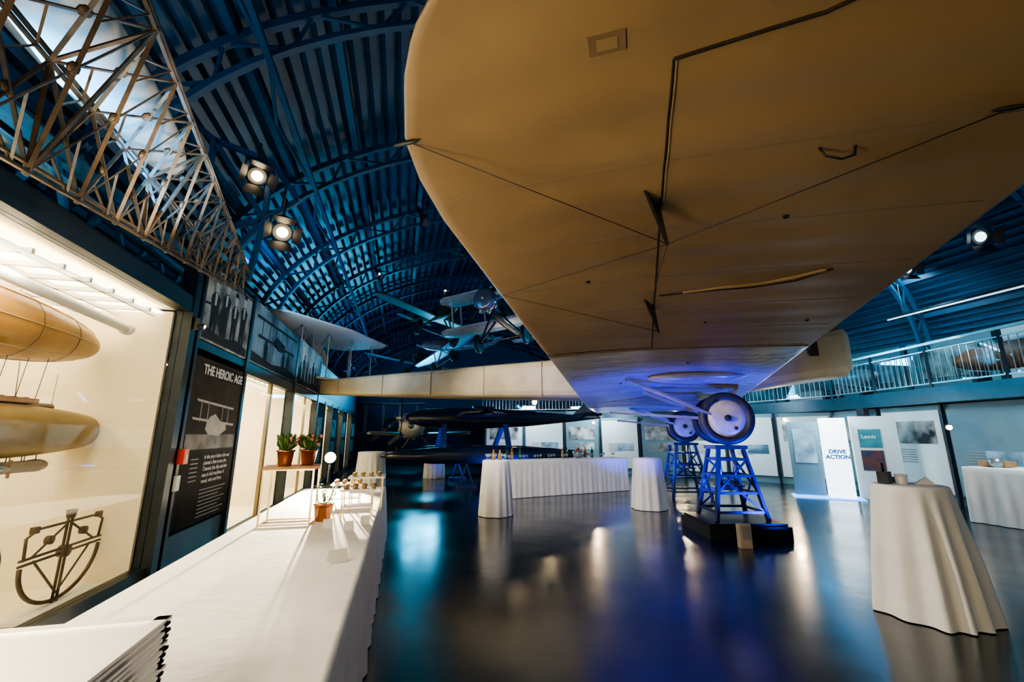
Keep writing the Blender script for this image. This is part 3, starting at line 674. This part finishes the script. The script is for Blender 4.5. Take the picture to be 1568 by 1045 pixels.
for si,(a,c) in enumerate(zip(Q,Q[1:])):
    A_=V((*a,0));C_=V((*c,0));L_=(C_-A_).length;n_=max(2,int(L_/1.5));d=(C_-A_).normalized();nn=V((-d.y,d.x,0))
    b.bar(A_+V((0,0,1.15))-nn*.05,C_+V((0,0,1.15))-nn*.05,.06,2.3,PANG)
    for i in range(n_):
        p=A_.lerp(C_,(i+.5)/n_);w=L_/n_*.9;rz=math.atan2(d.y,d.x)
        b.box(p+nn*.02+V((0,0,1.2)),(w,.05,1.95),(PANW,PANW,PANG)[rnd.randrange(3)] if i%3!=1 else PANW,rz=rz)
        k=rnd.randrange(3)
        if k<2: b.box(p+nn*.05+V((0,0,1.65)),(w*.8,.02,.55),PH1,rz=rz)
        if k>0: b.box(p+nn*.05-d*.15*w+V((0,0,1.1)),(w*.45,.02,.3),(PH2,PH1)[k%2],rz=rz)
        for t in range(6): b.box(p+nn*.05+d*.15*w+V((0,0,1.22-t*.06)),(w*.35,.012,.02),INKG,rz=rz)
        e=A_.lerp(C_,i/n_);b.box(e+nn*.05+V((0,0,1.15)),(.05,.08,2.3),DARKM,rz=rz)
b.done('wall_balcony_display')
b=B();b.bb((12.4,9.3,0),(12.6,9.5,2.31),BLACK);b.done('support_column')
kr=math.atan2(8.87-9.65,11.28-10.4)
kio=B();K0=V((10.85,9.3,0));RZ=kr
R=Matrix.Rotation(RZ,3,'Z')
kio.box(K0+R@V((.24,.1,1.02)),(.52,.5,2.0),KIOSK,rz=RZ);kio.box(K0+V((0,0,.01))-R@V((.1,0,0)),(1.5,.8,.02),mat('lightbox_blue',(.1,.3,.9),em=(.1,.4,1),es=1.2),rz=RZ)
kio.box(K0+R@V((-.42,.2,.98)),(.7,.1,1.9),PANG,rz=RZ);kio.box(K0+R@V((-.42,.14,1.3)),(.5,.02,.9),PH2,rz=RZ)
k=kio.done('exhibition_kiosk')
tx=K0+R@V((.24,-.155,1.12));text('kiosk_title','DRIVE\nACTION',.135,tx,(pi/2,0,RZ),INKB,k,align='CENTER',bold=.006)
b=B();c=V((11.80,8.70,0))
b.box(c+V((0,0,1.03)),(.95,.12,2.06),PANW,rz=RZ);b.box(c+R@V((-.1,-.07,1.5)),(.46,.01,.46),mat('poster_teal',(.015,.14,.19),(.03,.22,.26),rough=.4),rz=RZ);b.box(c+R@V((-.1,-.07,.95)),(.46,.01,.5),photomat('poster_photo_mix',(.14,.05,.04),(.03,.05,.09),6),rz=RZ)
pp=b.done('exhibition_banner');text('banner_title','Leeds',.13,c+R@V((-.28,-.08,1.5)),(pi/2,0,RZ),INK,pp)
b=B();b.tube([(13.5,9,4.84),(13.2,4.6,4.84)],.02,TUBEM,8);b.bar((13.5,9,4.9),(13.2,4.6,4.9),.05,.04,DARKM)
for t in(.1,.9): p=V((13.5,9,4.9)).lerp(V((13.2,4.6,4.9)),t);b.tube([p,p+V((0,0,1.3))],.006,STEEL,4)
b.done('strip_light')
spotlamp('roof_spotlight',(12.2,6,5.88),(9,0,4),7.2,.2,BULBW);spotlamp('roof_spotlight',(12.4,7.6,5.75),(9,0,4),7.0,.16,BULBW);spotlamp('roof_spotlight',(13.0,11,4.9),(6,9,1),6.5,.16,BULBW)
for p in((0.2,9.3,6.5),(1.3,15.5,6.9),(-.9,12.4,6.2)): spotlamp('roof_spotlight',p,(3,8,0),p[2]+.5,.07,BULBW)

# ------------------------------------------------------------------ tables
b=B();b.drape(rectper(-.83,4.1,1.25,7.2,0,.035),.76,CLOTH,.022,.04,1,5);b.done('buffet_table')
b=B();b.drape(circ(4.76,3.27,.29,160),1.13,CLOTH,.06,.12,2,6.5,rows=16);b.lathe([(.27,1.05),(.27,1.12)],(4.76,3.27,0),WOOD,40);b.done('cocktail_table')
b=B();b.drape(circ(1.93,9.05,.28,100),1.08,CLOTH,.03,.07,3,6);b.done('cocktail_table')
b=B();b.drape(circ(5.38,8.95,.31,100),1.08,CLOTH,.03,.07,4,6);b.done('cocktail_table')
b=B();b.drape(circ(1.25,17.0,.36,80),1.08,CLOTH,.03,.04,5,6);b.done('cocktail_table')
b=B();b.drape(circ(-.86,14.2,.40,80),1.08,CLOTH,.03,.05,6,6);b.done('cocktail_table')
bt=math.atan2(12.1-11.35,6.43-2.78)
b=B();b.drape(rectper(4.45,11.9,4.1,.8,bt,.04),.92,CLOTH,.03,.03,7,6);b.done('bar_table')
b=B();b.drape(rectper(10.9,4.6,.95,3.2,0,.04),1.0,CLOTH,.03,.03,8,5);b.done('buffet_table')
GL=glassmat('drink_glass',(.9,.95,.95),.3)
def bottle(p,m,h=.3):
    b=B();b.lathe([(.038,0),(.04,.01),(.04,h*.6),(.014,h*.78),(.014,h),(.01,h)],p,m,14);b.done('wine_bottle')
def glass(b,p,h=.14,r=.035): b.lathe([(.03,0),(.004,.006),(.004,h*.5),(r,h*.65),(r*.85,h),(r*.8,h),(r*.9,h*.66),(.004,h*.55)],p,GL,12)
BG=mat('bottle_green',(.02,.06,.03),rough=.1);AMB=mat('bottle_amber',(.35,.16,.03),rough=.1)
def onbar(u,v): return V((4.45+u*math.cos(bt)-v*math.sin(bt),11.9+u*math.sin(bt)+v*math.cos(bt),.922))
for i,u in enumerate((-1.6,-1.45,-1.2,.2,.35,1.0,1.25)): bottle(onbar(u,.27),(BG,AMB)[i%2])
b=B()
for i in range(26): glass(b,onbar(-1.85+i*.145,-.2+.1*(i%3)))
b.done('drinking_glasses')
b=B();b.lathe([(.1,0),(.15,.02),(.16,.2),(.15,.2),(.12,.02)],onbar(.7,.2),STEEL,20);b.lathe([(.06,0),(.12,.12),(.02,.24)],onbar(.7,.2)+V((0,0,.05)),mat('fruit',(.45,.08,.03),rough=.5),12);b.done('ice_bucket')
b=B()
for i in range(9): glass(b,V((1.93+.2*math.cos(i*.7),9.05+.2*math.sin(i*.7),1.082)),.12)
b.done('drinking_glasses')
for q in((1.88,9.08),(2.0,9.0)): bottle(V((*q,1.082)),AMB,.2)
b=B()
for i in range(14): glass(b,V((10.6+.13*(i%4),4.0+.28*(i//4)+.5,1.002)),.16,.04)
b.done('drinking_glasses')
b=B();b.lathe([(.06,0),(.09,.05),(.1,.16),(.09,.16)],(10.7,5.8,1.002),STEEL,16);b.box((10.9,5.9,1.06),(.3,.4,.1),WOOD);b.done('serving_box')
b=B();b.box((4.60,3.36,1.19),(.09,.09,.11),BLACK,rz=.3);b.lathe([(.012,.0),(.012,.08)],(4.60,3.36,1.245),BLACK,8);b.done('table_number_holder')
b=B();b.lathe([(.04,0),(.045,.005),(.05,.09),(.045,.09),(.04,.01)],(4.70,3.28,1.132),PLATE,18);b.done('ceramic_cup')
b=B();b.add([(4.75,3.20,1.133),(4.90,3.12,1.133),(4.83,3.16,1.21),(4.84,3.28,1.133)],[(0,1,2),(1,3,2),(3,0,2),(0,3,1)],CLOTH);b.done('folded_napkin')
b=B();b.lathe([(.045,0),(.05,.04),(.04,.05)],(4.82,3.42,1.132),BLACK,16);b.done('tealight_holder')
b=B()
for i in range(13):
    z=.765+i*.0185;dx=.003*math.sin(i*2.1);dy=.004*math.cos(i*1.7)
    b.box((-1.09+dx,1.5+dy,z+.004),(.66,.62,.006),PLATE)
    for sx in(-1,1): b.box((-1.09+dx+sx*.345,1.5+dy,z+.009),(.04,.70,.010),PLATE)
    for sy in(-1,1): b.box((-1.09+dx,1.5+dy+sy*.335,z+.009),(.73,.04,.010),PLATE)
b.done('stacked_serving_trays')
def pot(name,p,r,h,plant,sc=1,m=COPPER):
    b=B();b.lathe([(r*.72,0),(r*.75,.01),(r,h),(r*1.08,h),(r*1.08,h*.9),(r*.98,h*.88),(r*.95,h)],p,m,24)
    b.lathe([(r*.94,h*.9),(r*.3,h*.93)],p,mat('soil',(.03,.02,.012)),16)
    rnd=random.Random(int(abs(p[0])*100))
    for i in range(120 if plant=='f' else 120):
        a=rnd.uniform(0,6.28);q=rnd.uniform(0,1)**.6*r*1.15*sc;hh=h+rnd.uniform(.03,.12)*sc
        tip=V(p)+V((q*math.cos(a),q*math.sin(a),hh));base=V(p)+V((q*.3*math.cos(a),q*.3*math.sin(a),h*.9))
        if plant=='f':
            if i%8==0: b.ell(tip,.03,.018,FLOWER,(math.cos(a),math.sin(a),.6),8,6)
            else: 
                s_=V((-math.sin(a),math.cos(a),0))*.014;b.add([base,tip+s_,tip+V((0,0,.02)),tip-s_],[(0,1,2,3)],LEAF)
        else:
            b.tube([base,base.lerp(tip,.5)+V((0,0,.01)),tip],.0015,LEAF,3)
            s_=V((-math.sin(a),math.cos(a),0))*.014;t2=tip+V((math.cos(a),math.sin(a),.3))*.03
            b.add([tip,tip+s_+(t2-tip)*.5,t2,tip-s_+(t2-tip)*.5],[(0,1,2,3)],LEAF)
    b.done(name)
SX,SY=-1.03,4.82
b=B();b.box((SX,SY,1.285),(.50,.36,.025),WOOD,rz=.15)
for sx in(-1,1):
    for sy in(-1,1):
        x=SX+sx*.22;y=SY+sy*.15;b.bb((x-.008,y-.008,.762),(x+.008,y+.008,1.275),BRASS)
    b.bb((SX+sx*.22-.006,SY-.15,.765),(SX+sx*.22+.006,SY+.15,.778),BRASS);b.bb((SX+sx*.22-.006,SY-.15,1.26),(SX+sx*.22+.006,SY+.15,1.272),BRASS)
for sy in(-1,1): b.bb((SX-.22,SY+sy*.15-.006,.765),(SX+.22,SY+sy*.15+.006,.778),BRASS);b.bb((SX-.22,SY+sy*.15-.006,1.26),(SX+.22,SY+sy*.15+.006,1.272),BRASS)
b.done('food_display_riser')
pot('potted_flowers',(-1.09,4.74,1.30),.08,.15,'f',1.2);pot('potted_flowers',(-.91,4.88,1.30),.08,.15,'f',1.2)
pot('potted_herb',(-.72,4.86,.762),.095,.17,'g',1.5)
for (cx,cy,h,w,d) in((-.41,4.95,1.04,.34,.24),(-.36,5.45,1.12,.4,.28),(-.62,5.9,1.0,.36,.26)):
    b=B();b.box((cx,cy,h),(w,d,.02),PLATE);b.box((cx,cy,h-.16),(w*.9,d*.9,.012),PLATE)
    for sx in(-1,1):
        for sy in(-1,1): b.bb((cx+sx*w*.42-.006,cy+sy*d*.42-.006,.762),(cx+sx*w*.42+.006,cy+sy*d*.42+.006,h-.01),BRASS)
    for i in range(8): b.lathe([(.02,0),(.028,.02),(.02,.04)],(cx-w*.35+i%4*.09,cy-.05+.1*(i//4),h+.011),mat('canape',(.35,.2,.08),(.5,.35,.15)),10)
    b.done('food_display_riser')
def tent(p,rz,w=.12):
    b=B();R_=Matrix.Rotation(rz,3,'Z');p=V(p);q=[V((-w/2,-.04,0)),V((w/2,-.04,0)),V((w/2,0,.075)),V((-w/2,0,.075)),V((-w/2,.04,0)),V((w/2,.04,0))]
    b.add([p+R_@x for x in q],[(0,1,2,3),(3,2,5,4)],PLATE);b.done('tent_card')
tent((-.38,3.34,.762),.5);tent((-.62,4.5,.762),.3,.08);tent((-.30,4.6,.762),.2,.08);tent((-.42,4.35,.762),.3,.08)
b=B();lp=V((-1.2,8.35,1.20))
b.lathe([(.2,0),(.2,.02),(.03,.04)],(lp.x,lp.y,.001),BLACK,20);b.tube([(lp.x,lp.y,.02),(lp.x,lp.y,1.08)],.02,BLACK,8)
b.lathe([(.05,-.12),(.09,-.02),(.10,.02)],lp+V((0,.04,0)),BLACK,20,(.1,-1,.05));b.lathe([(.09,0),(.09,.012)],lp,BULB,20,(.1,-1,.05));b.done('portable_floodlight')
b=B();p=V((-2.33,5.46,2.80));b.bb((-2.355,5.44,2.76),(-2.30,5.48,2.90),BLACK);b.lathe([(.025,-.04),(.035,.03)],p+V((.05,0,0)),BLACK,14,(1,.1,-.1));b.lathe([(.02,0),(.015,.008)],p+V((.08,0,0)),BULBS,14,(1,.1,-.1));b.done('added_bracket_lamp')  # invented lamp housing, added to go with the warm wheel beam
DSP=((11.7,7.0,1.75),(12.5,12.0,2.1),(10.4,15.0,2.1),(8.0,17.4,2.1),(5,19.2,2.1),(6.4,18.6,2.1))
for p in DSP:
    b=B();b.lathe([(.05,-.08),(.07,0)],p,BLACK,12,(-.6,-.6,-.4));b.lathe([(.055,0),(.05,.02)],p,BULB,12,(-.6,-.6,-.4));b.done('display_spotlight')

# ------------------------------------------------------------------ lights
def area(name,loc,aim,size,e,col,sy=None,spread=None):
    d=bpy.data.lights.new(name,'AREA');d.energy=e;d.color=col;d.size=size
    if sy: d.shape='RECTANGLE';d.size_y=sy
    if spread: d.spread=spread
    o=bpy.data.objects.new(name,d);bpy.context.collection.objects.link(o);o.location=loc
    o.rotation_euler=(V(aim)-V(loc)).to_track_quat('-Z','Y').to_euler();return o
def spot(name,loc,aim,e,col,ang=60,r=.05,blend=.5):
    d=bpy.data.lights.new(name,'SPOT');d.energy=e;d.color=col;d.spot_size=math.radians(ang);d.shadow_soft_size=r;d.spot_blend=blend
    o=bpy.data.objects.new(name,d);bpy.context.collection.objects.link(o);o.location=loc
    o.rotation_euler=(V(aim)-V(loc)).to_track_quat('-Z','Y').to_euler();return o
for y,e in ((3.5,75),(11,55),(20,100),(30,120)):
    area('roof_uplight',(-3.0,y,4.6),(2.5,y+1,9.4),.5,e,(.08,.46,1),5)
    area('roof_uplight',(13.8,y,4.6),(8,y+1,9.4),.5,e*.7,(.08,.46,1),5)
area('girder_fill_light',(-3.9,4,3.25),(-3.2,3,4.4),.3,26,(.35,.72,1),5)  # added fill to brighten the edge girder, no fixture there
area('teal_floor_fill',(1.2,24,4.0),(2.2,5,0),1.6,240,(.07,.62,1),1.2)  # both teal areas are added fills for teal reflections on the floor
area('teal_floor_fill',(9.5,14.0,4.6),(4,3,0),1.4,170,(.07,.58,1),1.0)
area('underwing_fill_light',(-1.4,1.4,1.3),(1.0,4.2,2.9),.8,24,(1,.83,.60))  # added warm fill for the wing underside, no lamp stands here
area('room_fill_light',(1.0,-2.5,2.6),(3,5,1.8),2.5,11,(1,.86,.70))  # added soft fill from behind the camera
spot('float_fill_light',(-.8,3.3,2.6),(-2.6,3.6,4.6),90,(1,.82,.56),60,.05)  # added fill that warms the white float, without a fixture
spot('blue_uplight',(4.2,6.6,.1),(4.9,7.6,2.4),290,(.02,.045,1),100,.1)
spot('blue_uplight',(5.9,5.3,.1),(5.4,6.9,2.4),290,(.02,.045,1),90,.1)
spot('blue_uplight',(6.0,9.8,.1),(6.6,11,2.4),220,(.03,.08,1),110,.1)
spot('blue_uplight',(3.2,13.2,.1),(3,15,2.4),200,(.03,.12,1),120,.1)
spot('wheel_fill_beam',(-2.20,5.47,2.79),(5.25,6.3,1.85),700,(1,.88,.7),11,.04,.8)  # added beam to turn the wheel disc warm against the blue
spot('portable_floodlight_beam',(-1.19,8.24,1.21),(-.85,4.0,.25),3200,(1,.86,.64),46,.03,.6)
spot('stage_spot_beam',(-2.0,5.8,4.95),(-.9,1.9,.8),260,(1,.87,.66),42,.1)
spot('stage_spot_beam',(-1.6,5.8,4.2),(4.7,3.4,.7),620,(1,.93,.82),30,.1)
spot('table_spot',(8,0,4.6),(4.76,3.3,.8),70,(.7,.85,1),30,.1)
spot('table_spot',(.5,7,4.2),(4.2,11,1.2),500,(1,.94,.84),70,.2)
spot('tail_fill_light',(-1.2,9.5,2.8),(-1.5,13.4,4.4),100,(1,.88,.7),80,.2)  # added fill to lift the tail, no lamp of its own
spot('nose_fill_light',(7.5,4.5,1.2),(8.5,7.6,3.3),45,(1,.88,.7),70,.2)  # added fill because the fuselage nose was too dark
for (x,y) in((10.1,9.0),(10.2,13),(7.6,16.8),(4.9,18.2),(10.0,4.5)): area('balcony_downlight',(x,y,2.8),(x+1.6,y+1.4,.9),.8,50,(.72,.90,1))
area('gallery_fill_light',(13,8,5.2),(14.5,9,3),.5,70,(.45,.82,1),6)  # both areas above the balcony are added fill, not fixtures
area('gallery_fill_light',(10.5,17,5.2),(11,19,3),.5,70,(.45,.82,1),5)
for p in DSP[1:]: spot('display_spot_beam',(p[0]-.1,p[1]-.12,p[2]-.03),(4,6,0),90,(1,.74,.42),100,.06)
for y,e in((-1.0,40),(3.3,80),(8.9,55),(11.9,50),(15.3,25),(18.1,25),(21,25)): area('case_light',(-3.3,y,2.4 if y>5.5 else 2.83),(-3.5,y,0),1.0,e,(1,.84,.58),1.8)

w=bpy.data.worlds.new('World');bpy.context.scene.world=w;w.use_nodes=True;w.node_tree.nodes['Background'].inputs[0].default_value=(.02,.05,.09,1);w.node_tree.nodes['Background'].inputs[1].default_value=.5
cd=bpy.data.cameras.new('camera');cam=bpy.data.objects.new('camera',cd);bpy.context.collection.objects.link(cam)
cd.lens=15.06;cd.sensor_width=36;cd.clip_start=.02;cam.location=(0,0,1.6);cam.rotation_euler=(math.radians(102.3),0,math.radians(-14.1))
sc=bpy.context.scene;sc.camera=cam
sc.view_settings.view_transform='AgX';sc.view_settings.look='AgX - Medium High Contrast';sc.view_settings.exposure=.9
